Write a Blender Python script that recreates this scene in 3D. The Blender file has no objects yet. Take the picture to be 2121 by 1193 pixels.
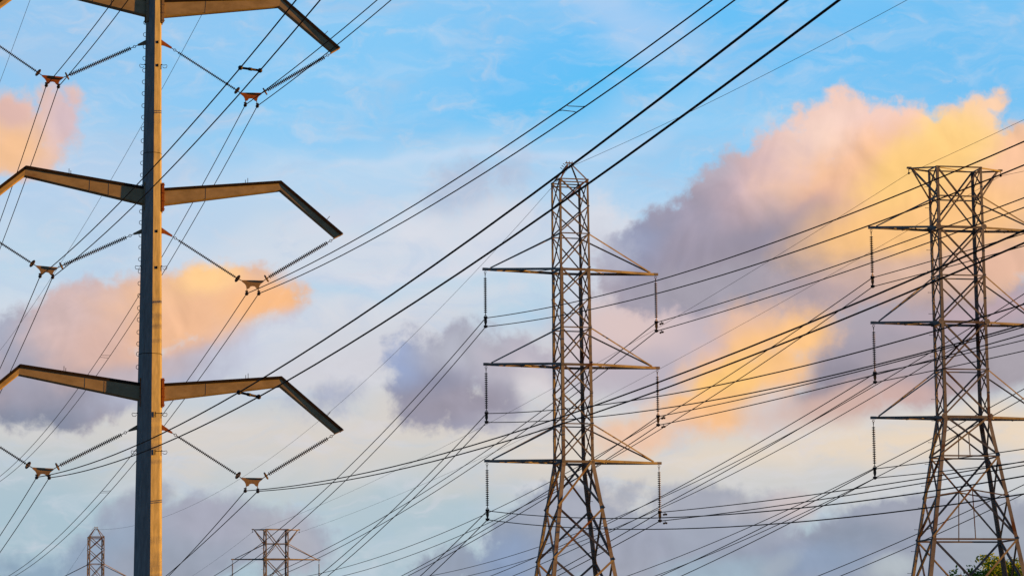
import bpy, math, random
import numpy as np
from mathutils import Vector, Matrix

# ------------------------------------------------------------------ camera
SC = bpy.context.scene
COL = SC.collection
F_ = 6100.0; CX, CY = 1060.5, 596.5; HOR = 1500.0; ROLL = -0.011
PITCH = math.atan((HOR - CY) / F_)
EYE = (0.0, 0.0, 1.7)
f0 = (0, math.cos(PITCH), math.sin(PITCH)); u0 = (0, -math.sin(PITCH), math.cos(PITCH))
_c, _s = math.cos(ROLL), math.sin(ROLL)
RT = tuple((1, 0, 0)[i] * _c + u0[i] * _s for i in range(3))
UP = tuple(-(1, 0, 0)[i] * _s + u0[i] * _c for i in range(3))
cd = bpy.data.cameras.new('camera'); cam = bpy.data.objects.new('camera', cd); COL.objects.link(cam)
cd.sensor_width = 36; cd.lens = F_ / 2121 * 36; cd.clip_end = 20000; cd.clip_start = 0.1
m = Matrix.Identity(4)
for i in range(3):
    m[i][0] = RT[i]; m[i][1] = UP[i]; m[i][2] = -f0[i]; m[i][3] = EYE[i]
cam.matrix_world = m
SC.camera = cam
SC.view_settings.view_transform = 'Standard'; SC.view_settings.look = 'None'
EXPO = 0.6
SC.view_settings.exposure = EXPO; SC.view_settings.gamma = 1

def ray(x, y):
    a = (x - CX) / F_; b = -(y - CY) / F_
    return tuple(f0[i] + a * RT[i] + b * UP[i] for i in range(3))
def atY(x, y, Y):
    d = ray(x, y); t = Y / d[1]; return tuple(EYE[i] + t * d[i] for i in range(3))
def onplane(x, y, O, dr):
    d = ray(x, y); n = (-dr[1], dr[0])
    t = ((O[0] - EYE[0]) * n[0] + (O[1] - EYE[1]) * n[1]) / (d[0] * n[0] + d[1] * n[1])
    P = tuple(EYE[i] + t * d[i] for i in range(3))
    return (P[0] - O[0]) * dr[0] + (P[1] - O[1]) * dr[1], P[2]

# ------------------------------------------------------------------ sun
SUN_AZ = -5.0      # degrees from +X (right) towards the camera
SUN_EL = 6.0
sv = Vector((math.cos(math.radians(SUN_AZ)) * math.cos(math.radians(SUN_EL)),
             -math.sin(math.radians(SUN_AZ)) * math.cos(math.radians(SUN_EL)),
             math.sin(math.radians(SUN_EL))))
ld = bpy.data.lights.new('sun', 'SUN'); lo = bpy.data.objects.new('sun', ld); COL.objects.link(lo)
ld.energy = 5.0; ld.angle = math.radians(0.5); ld.color = (1.0, 0.41, 0.02)
lo.rotation_euler = sv.to_track_quat('Z', 'Y').to_euler()

# ------------------------------------------------------------------ sky
def lin(c):
    return tuple(((v / 255) / 12.92 if v / 255 <= .04045 else ((v / 255 + .055) / 1.055) ** 2.4) for v in c)
W = bpy.data.worlds.new('World'); SC.world = W; W.use_nodes = True
W.cycles.sampling_method = 'MANUAL'; W.cycles.sample_map_resolution = 256
nt = W.node_tree; nt.nodes.clear(); N = nt.nodes; L = nt.links
def node(t, **k):
    n = N.new(t)
    for a, b in k.items(): setattr(n, a, b)
    return n
def mth(op, a, b=None, c=None):
    n = node('ShaderNodeMath', operation=op)
    for i, v in enumerate((a, b, c)):
        if v is None: continue
        if isinstance(v, (int, float)): n.inputs[i].default_value = v
        else: L.new(v, n.inputs[i])
    return n.outputs[0]
tc = node('ShaderNodeTexCoord'); sep = node('ShaderNodeSeparateXYZ'); L.new(tc.outputs['Generated'], sep.inputs[0])
az = mth('ARCTAN2', sep.outputs[0], sep.outputs[1]); el = mth('ARCSINE', sep.outputs[2])
# angular sky coordinates, 1 unit = 100/6100 rad, so numbers stay small
SK = 61.0
px = mth('MULTIPLY_ADD', az, SK, 0.0); py = mth('MULTIPLY_ADD', el, SK, 0.0)
cb = node('ShaderNodeCombineXYZ'); L.new(px, cb.inputs[0]); L.new(py, cb.inputs[1])
P0 = cb.outputs[0]
def skyc(x, y):
    d = Vector(ray(x, y)).normalized()
    return math.atan2(d.x, d.y) * SK, math.asin(d.z) * SK
def noise(vec, scale, detail, rough, off=0.0, dist=0.0):
    mp = node('ShaderNodeMapping'); L.new(vec, mp.inputs[0]); mp.inputs['Location'].default_value = (off, off * 1.7, off * .3)
    n = node('ShaderNodeTexNoise', noise_dimensions='2D'); L.new(mp.outputs[0], n.inputs['Vector'])
    n.inputs['Scale'].default_value = scale; n.inputs['Detail'].default_value = detail
    n.inputs['Roughness'].default_value = rough; n.inputs['Distortion'].default_value = dist
    return n
def vmath(op, a, b):
    n = node('ShaderNodeVectorMath', operation=op)
    for i, v in enumerate((a, b)):
        if v is None: continue
        if isinstance(v, tuple): n.inputs[i].default_value = v
        else: L.new(v, n.inputs[i])
    return n.outputs[0]
def warp(vec, scale, amp, detail, off):
    n = noise(vec, scale, detail, .55, off)
    d = vmath('SUBTRACT', n.outputs['Color'], (.5, .5, .5)); d = vmath('MULTIPLY', d, (amp, amp, 0))
    return vmath('ADD', vec, d)
PW = warp(P0, 0.5, .6, 5, 3.1)         # inside colours
PC = warp(P0, 0.5, .55, 3, 17.0)         # outlines
PS = warp(P0, 0.22, 2.2, 3, 9.7)         # soft domain for thin high cloud
nfine = noise(P0, 1.5, 9, .58, 5.0, .3).outputs['Fac']
nmid = noise(P0, 0.6, 7, .55, 12.0, .4).outputs['Fac']
nlow = noise(P0, 0.3, 5, .5, 31.0, .3).outputs['Fac']
nF = mth('SUBTRACT', nfine, .5); nM = mth('SUBTRACT', nmid, .5); nL = mth('SUBTRACT', nlow, .5)
nMF = mth('ADD', mth('MULTIPLY', nM, 1.0), mth('MULTIPLY', nF, .55))
# billows: fractal cells give the cauliflower outline, fractal noise the wisps
vd = warp(P0, 1.3, .35, 6, 44.0)
def billow(off):
    mp = node('ShaderNodeMapping'); L.new(vd, mp.inputs[0]); mp.inputs['Location'].default_value = off
    v = node('ShaderNodeTexVoronoi', voronoi_dimensions='2D', feature='SMOOTH_F1'); v.normalize = True; L.new(mp.outputs[0], v.inputs['Vector'])
    v.inputs['Scale'].default_value = 1.9; v.inputs['Detail'].default_value = 2.0; v.inputs['Roughness'].default_value = .55; v.inputs['Smoothness'].default_value = .6
    return v.outputs['Distance']
v0 = billow((0, 0, 0))
nfe = noise(P0, 2.6, 8, .62, 71.0, .2).outputs['Fac']
nE = mth('ADD', mth('MULTIPLY', mth('SUBTRACT', .36, v0), .75), mth('MULTIPLY', mth('SUBTRACT', nfe, .5), 1.15))
na = noise(P0, .9, 4, .5, 55.0, .4).outputs['Fac']; nb = noise(vmath('ADD', P0, (.16, .12, 0)), .9, 4, .5, 55.0, .4).outputs['Fac']
nR = mth('ADD', mth('MULTIPLY', mth('SUBTRACT', na, nb), 1.9), mth('MULTIPLY', nF, .38))
# vertical base gradient
ramp = node('ShaderNodeValToRGB'); mr = node('ShaderNodeMapRange')
ps = node('ShaderNodeSeparateXYZ'); L.new(PS, ps.inputs[0]); L.new(ps.outputs[1], mr.inputs[0])
Y0, Y1 = 2.0, 16.0
mr.inputs[1].default_value = Y0; mr.inputs[2].default_value = Y1; L.new(mr.outputs[0], ramp.inputs[0])
stops = [(1300, (158, 180, 195)), (1193, (166, 190, 203)), (1080, (180, 199, 208)), (980, (204, 204, 203)), (900, (211, 207, 203)), (780, (205, 210, 216)),
         (640, (206, 217, 229)), (500, (198, 216, 233)), (380, (176, 210, 239)), (250, (150, 205, 243)), (120, (132, 199, 245)), (0, (138, 198, 243)), (-120, (120, 185, 235))]
cr = ramp.color_ramp
while len(cr.elements) < len(stops): cr.elements.new(.5)
ys = [(skyc(1060, y)[1] - Y0) / (Y1 - Y0) for y, _ in stops]
for i, ((_, c), yy) in enumerate(zip(stops, ys)): cr.elements[i].position = min(max(yy, 0), 1)
for i, ((_, c), yy) in enumerate(zip(stops, ys)): cr.elements[i].color = (*lin(c), 1)
cur = ramp.outputs[0]
def rdist(dep, x, y, rx, ry, rot, dom):
    # the tiny dependence on 'dep' makes the banks evaluate one after the other (register use)
    cx_, cy_ = skyc(x, y)
    ch = node('ShaderNodeVectorMath', operation='MULTIPLY_ADD'); L.new(dep, ch.inputs[0]); ch.inputs[1].default_value = (1e-6,) * 3; L.new(dom, ch.inputs[2])
    mp = node('ShaderNodeMapping', vector_type='TEXTURE'); L.new(ch.outputs[0], mp.inputs[0])
    mp.inputs['Location'].default_value = (cx_, cy_, 0); mp.inputs['Rotation'].default_value = (0, 0, math.radians(rot))
    mp.inputs['Scale'].default_value = (rx / 100, ry / 100, 1)
    ln = node('ShaderNodeVectorMath', operation='LENGTH'); L.new(mp.outputs[0], ln.inputs[0]); return ln.outputs['Value']
def smooth(v, a, b, op=1.0):
    mm = node('ShaderNodeMapRange', interpolation_type='SMOOTHSTEP'); L.new(v, mm.inputs[0])
    mm.inputs[1].default_value = a; mm.inputs[2].default_value = b; mm.inputs[3].default_value = 0; mm.inputs[4].default_value = op; return mm.outputs[0]
def mixc(f, a, b):
    mx = node('ShaderNodeMix', data_type='RGBA'); L.new(f, mx.inputs[0]); L.new(a, mx.inputs[6])
    if isinstance(b, tuple): mx.inputs[7].default_value = (*lin(b), 1)
    else: L.new(b, mx.inputs[7])
    return mx.outputs[2]
def paint(base, x, y, rx, ry, rot, col, soft=.5, nz=.5, op=1.0, dom=None, nn=None):
    r = rdist(base, x, y, rx, ry, rot, dom or PW); r = mth('MULTIPLY_ADD', nn or nMF, -nz, r)
    return mixc(smooth(r, 1 + soft, 1 - soft, op), base, col)
def blob(*a, **k):
    global cur
    cur = paint(cur, *a, **k)
def cloud(parts, base, cols, soft=.15, nz=.6, op=1.0, relief=.16, edge=None, rim=None):
    """one cloud: its outline is the union of banks roughened by noise, its inside carries its own colours"""
    global cur
    D = None
    for (x, y, rx, ry, rot) in parts:
        r = rdist(D if D is not None else cur, x, y, rx, ry, rot, PC)
        sz = (rx * ry) ** .5 / 100
        d = mth('MULTIPLY', mth('SUBTRACT', 1.0, r), sz)           # distance to the outline, in 100 px
        if D is None: D = d
        else:
            n = node('ShaderNodeMath', operation='SMOOTH_MAX'); L.new(D, n.inputs[0]); L.new(d, n.inputs[1]); n.inputs[2].default_value = .15; D = n.outputs[0]
    Dn = mth('MULTIPLY_ADD', edge or nE, nz, D)
    msk = smooth(Dn, -soft, soft * 1.6, op)
    n0 = node('ShaderNodeRGB'); n0.outputs[0].default_value = (*lin(base), 1)
    ch = node('ShaderNodeVectorMath', operation='MULTIPLY_ADD'); L.new(msk, ch.inputs[0]); ch.inputs[1].default_value = (1e-6,) * 3; L.new(n0.outputs[0], ch.inputs[2])
    inner = ch.outputs[0]
    for c in cols:
        x, y, rx, ry, rot, col = c[:6]; kw = c[6] if len(c) > 6 else {}
        inner = paint(inner, x, y, rx, ry, rot, col, **{**dict(soft=.7, nz=.7, dom=PW), **kw})
    if rim: inner = mixc(smooth(Dn, .55, .0, rim[1]), inner, rim[0])
    g = mth('MULTIPLY_ADD', nR, relief, 1.0)
    inner = vmath('SCALE', inner, None) if False else inner
    sc = node('ShaderNodeVectorMath', operation='SCALE'); L.new(inner, sc.inputs[0]); L.new(g, sc.inputs['Scale'])
    cur = mixc(msk, cur, sc.outputs[0])
S = dict(dom=PS, nn=nL, nz=.5)
# thin high cloud and clear patches
blob(1330, 120, 560, 120, 8, (100, 191, 247), .8, op=.85, **S)
blob(1120, 215, 330, 60, 14, (92, 193, 246), .8, op=.6, **S)
blob(1990, 130, 300, 130, 0, (106, 190, 243), .8, op=.75, **S)
blob(620, 180, 260, 150, 0, (138, 203, 246), .8, op=.6, **S)
blob(60, 60, 330, 190, 0, (153, 199, 238), .8, op=.8, **S)
blob(200, 420, 300, 130, 0, (180, 206, 234), .8, op=.7, **S)
blob(1290, 40, 190, 60, -30, (176, 207, 242), .9, .8, op=.7, dom=PS, nn=nM)
blob(1500, 330, 200, 120, -30, (134, 202, 246), .9, op=.7, **S)
blob(820, 340, 420, 50, 10, (188, 216, 240), .9, op=.7, **S)
blob(1060, 310, 330, 14, 4, (204, 220, 242), .9, 1.1, op=.5, dom=PS, nn=nM)
blob(960, 395, 75, 45, 30, (177, 183, 205), .7, 1.3, op=.6, nn=nE)
blob(1060, 360, 40, 50, 0, (181, 187, 209), .8, 1.4, op=.4, nn=nE)
blob(690, 448, 80, 22, 6, (210, 214, 230), .8, 1.1, op=.6)
blob(880, 485, 90, 24, -14, (218, 222, 234), .8, 1.1, op=.7, nn=nE)
blob(1040, 490, 90, 60, 10, (216, 218, 230), .7, 1.1, op=.7, nn=nE)
blob(1250, 480, 60, 60, 60, (220, 220, 228), .6, 1.2, op=.75, nn=nE)
blob(820, 510, 330, 40, 6, (216, 220, 230), .9, op=.7, **S)
blob(720, 600, 230, 16, 6, (176, 210, 234), .9, .9, op=.7, dom=PS, nn=nM)
blob(900, 570, 250, 20, 2, (226, 222, 230), .9, .9, op=.6, dom=PS, nn=nM)
blob(1000, 600, 140, 22, 2, (178, 210, 232), .9, .9, op=.6, dom=PS, nn=nM)
blob(700, 660, 230, 34, 8, (216, 218, 226), .9, .9, op=.7, dom=PS, nn=nM)
blob(1090, 650, 90, 40, 0, (166, 206, 232), .8, .9, op=.7)
blob(60, 520, 200, 60, 0, (186, 213, 233), .9, op=.7, **S)
blob(720, 750, 200, 60, 14, (210, 208, 216), .9, .8, op=.8, dom=PS, nn=nM)
blob(560, 850, 160, 34, -5, (178, 202, 222), .9, .9, op=.7)
blob(620, 920, 480, 60, 4, (216, 209, 202), .9, op=.9, **S)
blob(900, 970, 330, 44, 10, (220, 211, 201), .9, op=.7, **S)
blob(950, 1015, 150, 20, 18, (236, 214, 190), .9, .9, op=.8)
blob(850, 1080, 300, 90, 0, (176, 197, 208), .9, op=.9, **S)
blob(60, 1070, 220, 130, 0, (170, 194, 207), .8, op=.95, **S)
blob(1380, 1000, 260, 60, 0, (216, 207, 199), .9, op=.9, **S)
blob(1700, 930, 420, 70, 0, (228, 214, 197), .9, op=.95, **S)
blob(1560, 1000, 360, 46, 0, (205, 205, 203), .9, op=.8, **S)
blob(2060, 900, 300, 44, 0, (236, 215, 190), .9, op=.9, **S)
blob(2000, 1010, 330, 60, 0, (203, 205, 208), .9, op=.85, **S)
# broken wisps: stretched fractal noise, only in the thin high cloud
def wisps(scale, sx, sy, off, lo, hi, col, amt, det=8):
    global cur
    ch = node('ShaderNodeVectorMath', operation='MULTIPLY_ADD'); L.new(cur, ch.inputs[0]); ch.inputs[1].default_value = (1e-6,) * 3; L.new(vd, ch.inputs[2])
    mp = node('ShaderNodeMapping'); L.new(ch.outputs[0], mp.inputs[0]); mp.inputs['Scale'].default_value = (sx, sy, 1); mp.inputs['Rotation'].default_value = (0, 0, math.radians(-8))
    n = noise(mp.outputs[0], scale, det, .6, off, .6).outputs['Fac']
    cur = mixc(smooth(n, lo, hi, amt), cur, col)
wisps(1.0, .45, 1.6, 21.0, .44, .86, (226, 226, 234), .30, 6)
wisps(.8, .5, 1.3, 57.0, .48, .80, (176, 200, 228), .45, 6)
wisps(1.6, .6, 1.3, 83.0, .50, .84, (214, 214, 224), .4)
# grey-blue banks along the bottom
cloud([(330, 1150, 230, 100, 18), (480, 1100, 170, 70, -4), (280, 1060, 80, 44, 30), (600, 1130, 90, 70, 0)], (160, 165, 182),
      [(200, 1150, 120, 60, 20, (146, 162, 185)), (430, 1080, 90, 40, 0, (165, 165, 182)), (590, 1120, 80, 60, 0, (176, 175, 186)), (380, 1180, 160, 50, 0, (150, 156, 173))], .22, .5, .9)
cloud([(50, 1195, 110, 34, 16), (20, 1165, 50, 26, 0)], (136, 160, 183), [], .25, .5, .8)
cloud([(930, 1178, 75, 44, 16), (1090, 1130, 90, 70, 20), (1180, 1110, 130, 100, -8), (1290, 1150, 110, 90, 0), (1080, 1190, 130, 50, 0)], (147, 157, 176),
      [(1060, 1160, 70, 50, 10, (138, 156, 187)), (1190, 1060, 110, 44, 0, (165, 169, 184)), (1250, 1160, 120, 50, 0, (150, 156, 173))], .14, .55, .95)
cloud([(1240, 1014, 36, 20, 0), (1285, 1040, 46, 26, 20)], (167, 170, 184), [], .2, .6, .8)
cloud([(1480, 1110, 190, 90, 0), (1450, 1050, 110, 40, 0), (1600, 1060, 90, 36, 0), (1600, 1150, 130, 60, 0), (1330, 1150, 130, 60, 0)], (163, 167, 182),
      [(1420, 1120, 130, 50, 0, (158, 163, 180)), (1600, 1050, 90, 26, 0, (177, 175, 184)), (1600, 1160, 110, 40, 0, (149, 156, 175)), (1500, 1185, 120, 26, 0, (156, 174, 191))], .22, .5, .92)
cloud([(1850, 1130, 190, 100, 0), (1780, 1100, 90, 60, 0), (1960, 1080, 130, 60, 0), (2080, 1130, 130, 90, 0), (1720, 1160, 120, 60, 0)], (154, 159, 176),
      [(1790, 1110, 90, 40, 0, (139, 148, 167)), (1690, 1165, 110, 40, 0, (142, 158, 183)), (1960, 1070, 120, 40, 0, (165, 167, 181)), (2060, 1120, 100, 60, 0, (158, 164, 176)), (1850, 1180, 60, 22, 10, (177, 185, 192))], .16, .5, .95)
blob(1612, 1170, 40, 20, 30, (169, 179, 190), .8, 1.2, op=.6, nn=nE)
blob(1640, 1045, 40, 24, 0, (222, 202, 196), .8, 1.0, op=.5)
# upper left orange cloud
cloud([(20, 280, 90, 80, 20), (110, 260, 56, 66, 30), (60, 330, 80, 44, 10), (150, 215, 26, 30, 40), (15, 210, 30, 20, 0)], (232, 194, 176),
      [(10, 310, 70, 60, 20, (248, 194, 144)), (140, 250, 50, 60, 30, (218, 190, 194)), (20, 235, 50, 26, 0, (226, 184, 172)), (60, 370, 60, 26, 10, (232, 190, 168))], .16, .5, .95, relief=.15)
# left middle cloud
cloud([(130, 790, 190, 100, 5), (60, 720, 90, 90, 30), (170, 660, 120, 80, 20), (300, 650, 130, 90, 10), (430, 630, 110, 90, 0), (520, 610, 80, 58, -10), (586, 625, 44, 36, 0), (430, 740, 130, 60, 30), (300, 790, 120, 60, 10)], (200, 182, 188),
      [(130, 820, 230, 90, 0, (148, 145, 160)), (60, 870, 110, 36, 0, (135, 141, 161)), (20, 690, 60, 80, 20, (158, 167, 188)), (60, 760, 70, 60, 0, (165, 163, 179)),
       (230, 650, 170, 70, 10, (214, 186, 182)), (290, 700, 150, 60, 15, (218, 182, 170)), (450, 610, 190, 78, 4, (242, 192, 152)), (430, 568, 58, 38, 10, (255, 207, 148)),
       (550, 625, 80, 36, 5, (250, 190, 138)), (370, 680, 90, 40, 20, (240, 188, 150)), (470, 755, 160, 40, 28, (188, 189, 206)), (560, 700, 60, 26, 30, (196, 200, 222)), (330, 800, 130, 44, 15, (177, 181, 200)),
       (300, 770, 90, 26, 10, (193, 180, 187)), (380, 850, 90, 26, 10, (172, 192, 216))], .17, .55, relief=.15)
cloud([(690, 820, 46, 30, 20), (640, 846, 40, 18, 0)], (167, 173, 196), [], .3, .7, .8)
blob(520, 730, 90, 40, 30, (204, 210, 224), .8, 1.3, op=.55, nn=nE)
# centre purple cloud
cloud([(900, 790, 100, 90, 0), (840, 740, 40, 56, -20), (960, 740, 90, 70, 10), (1050, 770, 100, 76, 0), (880, 860, 70, 36, 0), (990, 850, 110, 40, 6)], (159, 159, 178),
      [(880, 820, 90, 60, 0, (144, 145, 166)), (830, 740, 50, 60, 0, (154, 168, 202)), (970, 710, 90, 44, 10, (177, 179, 193)), (1070, 760, 90, 66, 0, (182, 179, 192)), (960, 840, 110, 36, 6, (156, 151, 166)), (1110, 810, 40, 50, 20, (214, 210, 214), dict(nz=1.2))], .2, .65, relief=.15)
blob(1100, 880, 90, 24, 0, (194, 192, 199), .8, 1.0, op=.7)
# pinkish veil between the big cloud and the lower streak
blob(1400, 690, 260, 110, 4, (204, 186, 192), .6, .7, op=.95)
blob(1290, 680, 90, 60, 4, (222, 198, 194), .8, .9, op=.8)
blob(1330, 780, 120, 50, 0, (183, 175, 187), .8, .9, op=.8)
# grey mass to the right of the streak
cloud([(1960, 720, 260, 110, 0), (1780, 740, 130, 90, 10), (1750, 820, 130, 44, 4), (1900, 800, 130, 40, 0), (2090, 690, 130, 110, 0)], (165, 157, 169),
      [(1720, 770, 100, 60, 30, (145, 140, 154)), (1800, 690, 110, 60, 10, (161, 154, 168)), (1820, 830, 190, 36, 4, (200, 170, 166)), (1960, 640, 190, 44, 0, (192, 168, 176)), (2080, 830, 110, 34, 0, (180, 186, 197)), (2080, 740, 90, 50, 0, (168, 161, 170)), (1900, 750, 90, 40, 0, (173, 160, 167))], .24, .5, relief=.14)
blob(1740, 640, 220, 70, 4, (172, 164, 175), .7, .7, op=.95)
# big right cloud
cloud([(1400, 500, 110, 86, 20), (1350, 560, 120, 90, 0), (1500, 470, 130, 110, 30), (1530, 370, 70, 56, 30), (1620, 340, 84, 76, 40), (1690, 290, 70, 70, 20), (1750, 270, 80, 74, 0), (1830, 280, 80, 66, 0), (1890, 262, 52, 48, 0), (1980, 290, 90, 66, 20), (2020, 250, 56, 48, 25), (2066, 212, 26, 26, 30),
       (2090, 320, 90, 66, 0), (1700, 480, 290, 170, 10), (1950, 450, 260, 190, 0), (1600, 570, 260, 80, 5)], (178, 162, 169),
      [(1800, 240, 360, 110, 6, (245, 206, 190), dict(soft=.4, nz=.4)), (1420, 520, 210, 140, 20, (153, 152, 174)), (1300, 500, 60, 60, 0, (148, 154, 181)), (1640, 390, 190, 110, 35, (200, 174, 180)), (1700, 340, 150, 90, 30, (226, 194, 192)), (1740, 270, 110, 66, 10, (248, 214, 198)), (1850, 260, 110, 50, 0, (246, 208, 198)),
       (1790, 340, 110, 60, 25, (241, 193, 168)), (1960, 410, 280, 150, 8, (253, 198, 138)), (1770, 410, 110, 64, 28, (236, 186, 160)), (1720, 460, 90, 50, 25, (222, 176, 158)), (1980, 300, 120, 66, 20, (253, 212, 156)), (2050, 225, 50, 36, 20, (252, 210, 176)),
       (2090, 330, 70, 60, 20, (250, 198, 160)), (1960, 310, 100, 66, 20, (255, 214, 142)), (1900, 420, 90, 60, 0, (255, 201, 136)), (1560, 520, 190, 66, 12, (153, 146, 162)), (1650, 560, 170, 46, 5, (158, 148, 158)), (1480, 600, 210, 44, 4, (164, 159, 172)), (1800, 580, 160, 40, 0, (186, 164, 166)),
       (1850, 470, 170, 60, 14, (250, 196, 132)), (1900, 350, 130, 60, 24, (254, 206, 132)), (1950, 570, 170, 40, 0, (218, 182, 162)), (2080, 540, 80, 40, 0, (228, 184, 160)), (1470, 350, 50, 40, 30, (182, 172, 185))], .15, .55, relief=.15)
blob(1250, 530, 50, 50, 10, (195, 196, 209), .8, 1.2, op=.5, nn=nE)
# lower orange streak
cloud([(1650, 690, 84, 54, 20), (1560, 700, 90, 66, 20), (1510, 790, 110, 80, 20), (1600, 760, 90, 60, 30), (1440, 850, 110, 56, 10), (1340, 900, 110, 44, 10), (1500, 870, 70, 40, 0)], (240, 194, 158),
      [(1660, 700, 80, 44, 40, (254, 199, 136)), (1540, 780, 140, 70, 34, (254, 197, 132)), (1500, 800, 90, 44, 30, (255, 201, 120)), (1450, 860, 90, 40, 10, (250, 190, 130)), (1320, 900, 130, 44, 8, (236, 196, 170)), (1560, 650, 90, 34, 10, (232, 190, 164)), (1470, 700, 40, 40, 10, (222, 186, 172))], .32, .5, .95, relief=.14)
blob(1600, 860, 60, 44, 20, (216, 204, 204), .8, 1.2, op=.6, nn=nE)
blob(1700, 850, 130, 30, 6, (212, 180, 168), .8, 1.0, op=.7)
# keep the painted colours at display level whatever the exposure is
sc_ = vmath('MULTIPLY', cur, (2 ** -EXPO,) * 3)
# sky away from this stretch of sunset cloud: physical sky
sky = node('ShaderNodeTexSky', sky_type='NISHITA'); sky.sun_disc = False; sky.ozone_density = 6; sky.dust_density = 0.0; sky.air_density = 1.4
sky.sun_elevation = math.radians(SUN_EL)
sky.sun_rotation = math.atan2(sv.x, sv.y)
bgN = node('ShaderNodeBackground'); L.new(sky.outputs[0], bgN.inputs[0]); bgN.inputs[1].default_value = 0.085
bgC = node('ShaderNodeBackground'); L.new(sc_, bgC.inputs[0]); bgC.inputs[1].default_value = 1.0
dt = node('ShaderNodeVectorMath', operation='DOT_PRODUCT'); L.new(tc.outputs['Generated'], dt.inputs[0]); dt.inputs[1].default_value = f0
wm = node('ShaderNodeMapRange', interpolation_type='SMOOTHSTEP'); L.new(dt.outputs['Value'], wm.inputs[0])
wm.inputs[1].default_value = math.cos(math.radians(34)); wm.inputs[2].default_value = math.cos(math.radians(17))
ms = node('ShaderNodeMixShader'); L.new(wm.outputs[0], ms.inputs[0]); L.new(bgN.outputs[0], ms.inputs[1]); L.new(bgC.outputs[0], ms.inputs[2])
wo = node('ShaderNodeOutputWorld'); L.new(ms.outputs[0], wo.inputs[0])

# ------------------------------------------------------------------ materials
def mat(name, c1, c2, rough=.6, metal=0.0, scale=6.0, stretch=(1, 1, 1), rust=None, rust_amt=.0, bump=.0, spec=.4):
    M = bpy.data.materials.new(name); M.use_nodes = True; t = M.node_tree; b = t.nodes['Principled BSDF']
    tcn = t.nodes.new('ShaderNodeTexCoord'); mp = t.nodes.new('ShaderNodeMapping'); mp.inputs['Scale'].default_value = stretch
    t.links.new(tcn.outputs['Object'], mp.inputs[0])
    n = t.nodes.new('ShaderNodeTexNoise'); n.inputs['Scale'].default_value = scale; n.inputs['Detail'].default_value = 8; n.inputs['Roughness'].default_value = .65
    t.links.new(mp.outputs[0], n.inputs['Vector'])
    r = t.nodes.new('ShaderNodeValToRGB'); r.color_ramp.elements[0].position = .35; r.color_ramp.elements[1].position = .65
    r.color_ramp.elements[0].color = (*c1, 1); r.color_ramp.elements[1].color = (*c2, 1); t.links.new(n.outputs['Fac'], r.inputs[0])
    out = r.outputs[0]
    if rust:
        n2 = t.nodes.new('ShaderNodeTexNoise'); n2.inputs['Scale'].default_value = scale * .35; n2.inputs['Detail'].default_value = 9; n2.inputs['Roughness'].default_value = .7
        t.links.new(mp.outputs[0], n2.inputs['Vector'])
        m2 = t.nodes.new('ShaderNodeMapRange'); m2.inputs[1].default_value = .62 - rust_amt * .3; m2.inputs[2].default_value = .72 - rust_amt * .3
        t.links.new(n2.outputs['Fac'], m2.inputs[0])
        mx = t.nodes.new('ShaderNodeMix'); mx.data_type = 'RGBA'; t.links.new(m2.outputs[0], mx.inputs[0]); t.links.new(out, mx.inputs[6])
        mx.inputs[7].default_value = (*rust, 1); out = mx.outputs[2]
    t.links.new(out, b.inputs['Base Color'])
    b.inputs['Roughness'].default_value = rough; b.inputs['Metallic'].default_value = metal
    b.inputs['Specular IOR Level'].default_value = spec
    if bump:
        bp = t.nodes.new('ShaderNodeBump'); bp.inputs['Strength'].default_value = bump; bp.inputs['Distance'].default_value = .01
        t.links.new(n.outputs['Fac'], bp.inputs['Height']); t.links.new(bp.outputs[0], b.inputs['Normal'])
    return M
M_pole = mat('pole_steel', (.27, .275, .28), (.43, .43, .43), .75, scale=5, stretch=(2.2, 2.2, .35), rust=(.22, .12, .06), rust_amt=-.12, bump=.15, spec=.15)
M_arm = mat('arm_steel', (.35, .29, .18), (.50, .42, .27), .7, scale=2.2, stretch=(.8, 1, 1.6), rust=(.30, .19, .10), rust_amt=.1, bump=.1, spec=.2)
M_cap = mat('dark_steel', (.02, .016, .014), (.045, .032, .025), .8, scale=6, spec=.1)  # near-black tone of the arm-top strips, slip joints and lugs
M_rust = mat('rusty_plate', (.32, .09, .03), (.45, .17, .05), .8, scale=14, spec=.1)
M_rust2 = mat('weathered_plate', (.30, .22, .14), (.42, .33, .22), .8, scale=14, spec=.1)
M_lat = mat('lattice_steel', (.24, .235, .225), (.42, .41, .38), .65, metal=.1, scale=1.6, rust=(.17, .07, .03), rust_amt=.25, spec=.25)
M_lat2 = mat('lattice_brace_steel', (.19, .18, .17), (.34, .33, .30), .7, metal=.1, scale=1.3, rust=(.15, .055, .022), rust_amt=.3, spec=.2)
M_wire = mat('weathered_conductor', (.012, .010, .010), (.03, .026, .024), .7, scale=3, spec=.15)
M_gw = mat('ground_wire_steel', (.03, .027, .025), (.06, .055, .05), .7, scale=3, spec=.2)
M_ins = mat('insulator_glaze', (.035, .027, .022), (.07, .052, .04), .4, scale=10, spec=.4)
M_hw = mat('line_hardware', (.03, .026, .023), (.08, .065, .055), .55, metal=.3, scale=20, spec=.3)
M_ring = mat('corona_ring', (.06, .05, .04), (.12, .09, .06), .5, metal=.4, scale=10)
M_bark = mat('bark', (.06, .045, .03), (.12, .09, .06), .9, scale=12)
M_ground = mat('dry_grass_ground', (.055, .06, .03), (.10, .09, .05), .95, scale=.2)
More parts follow.
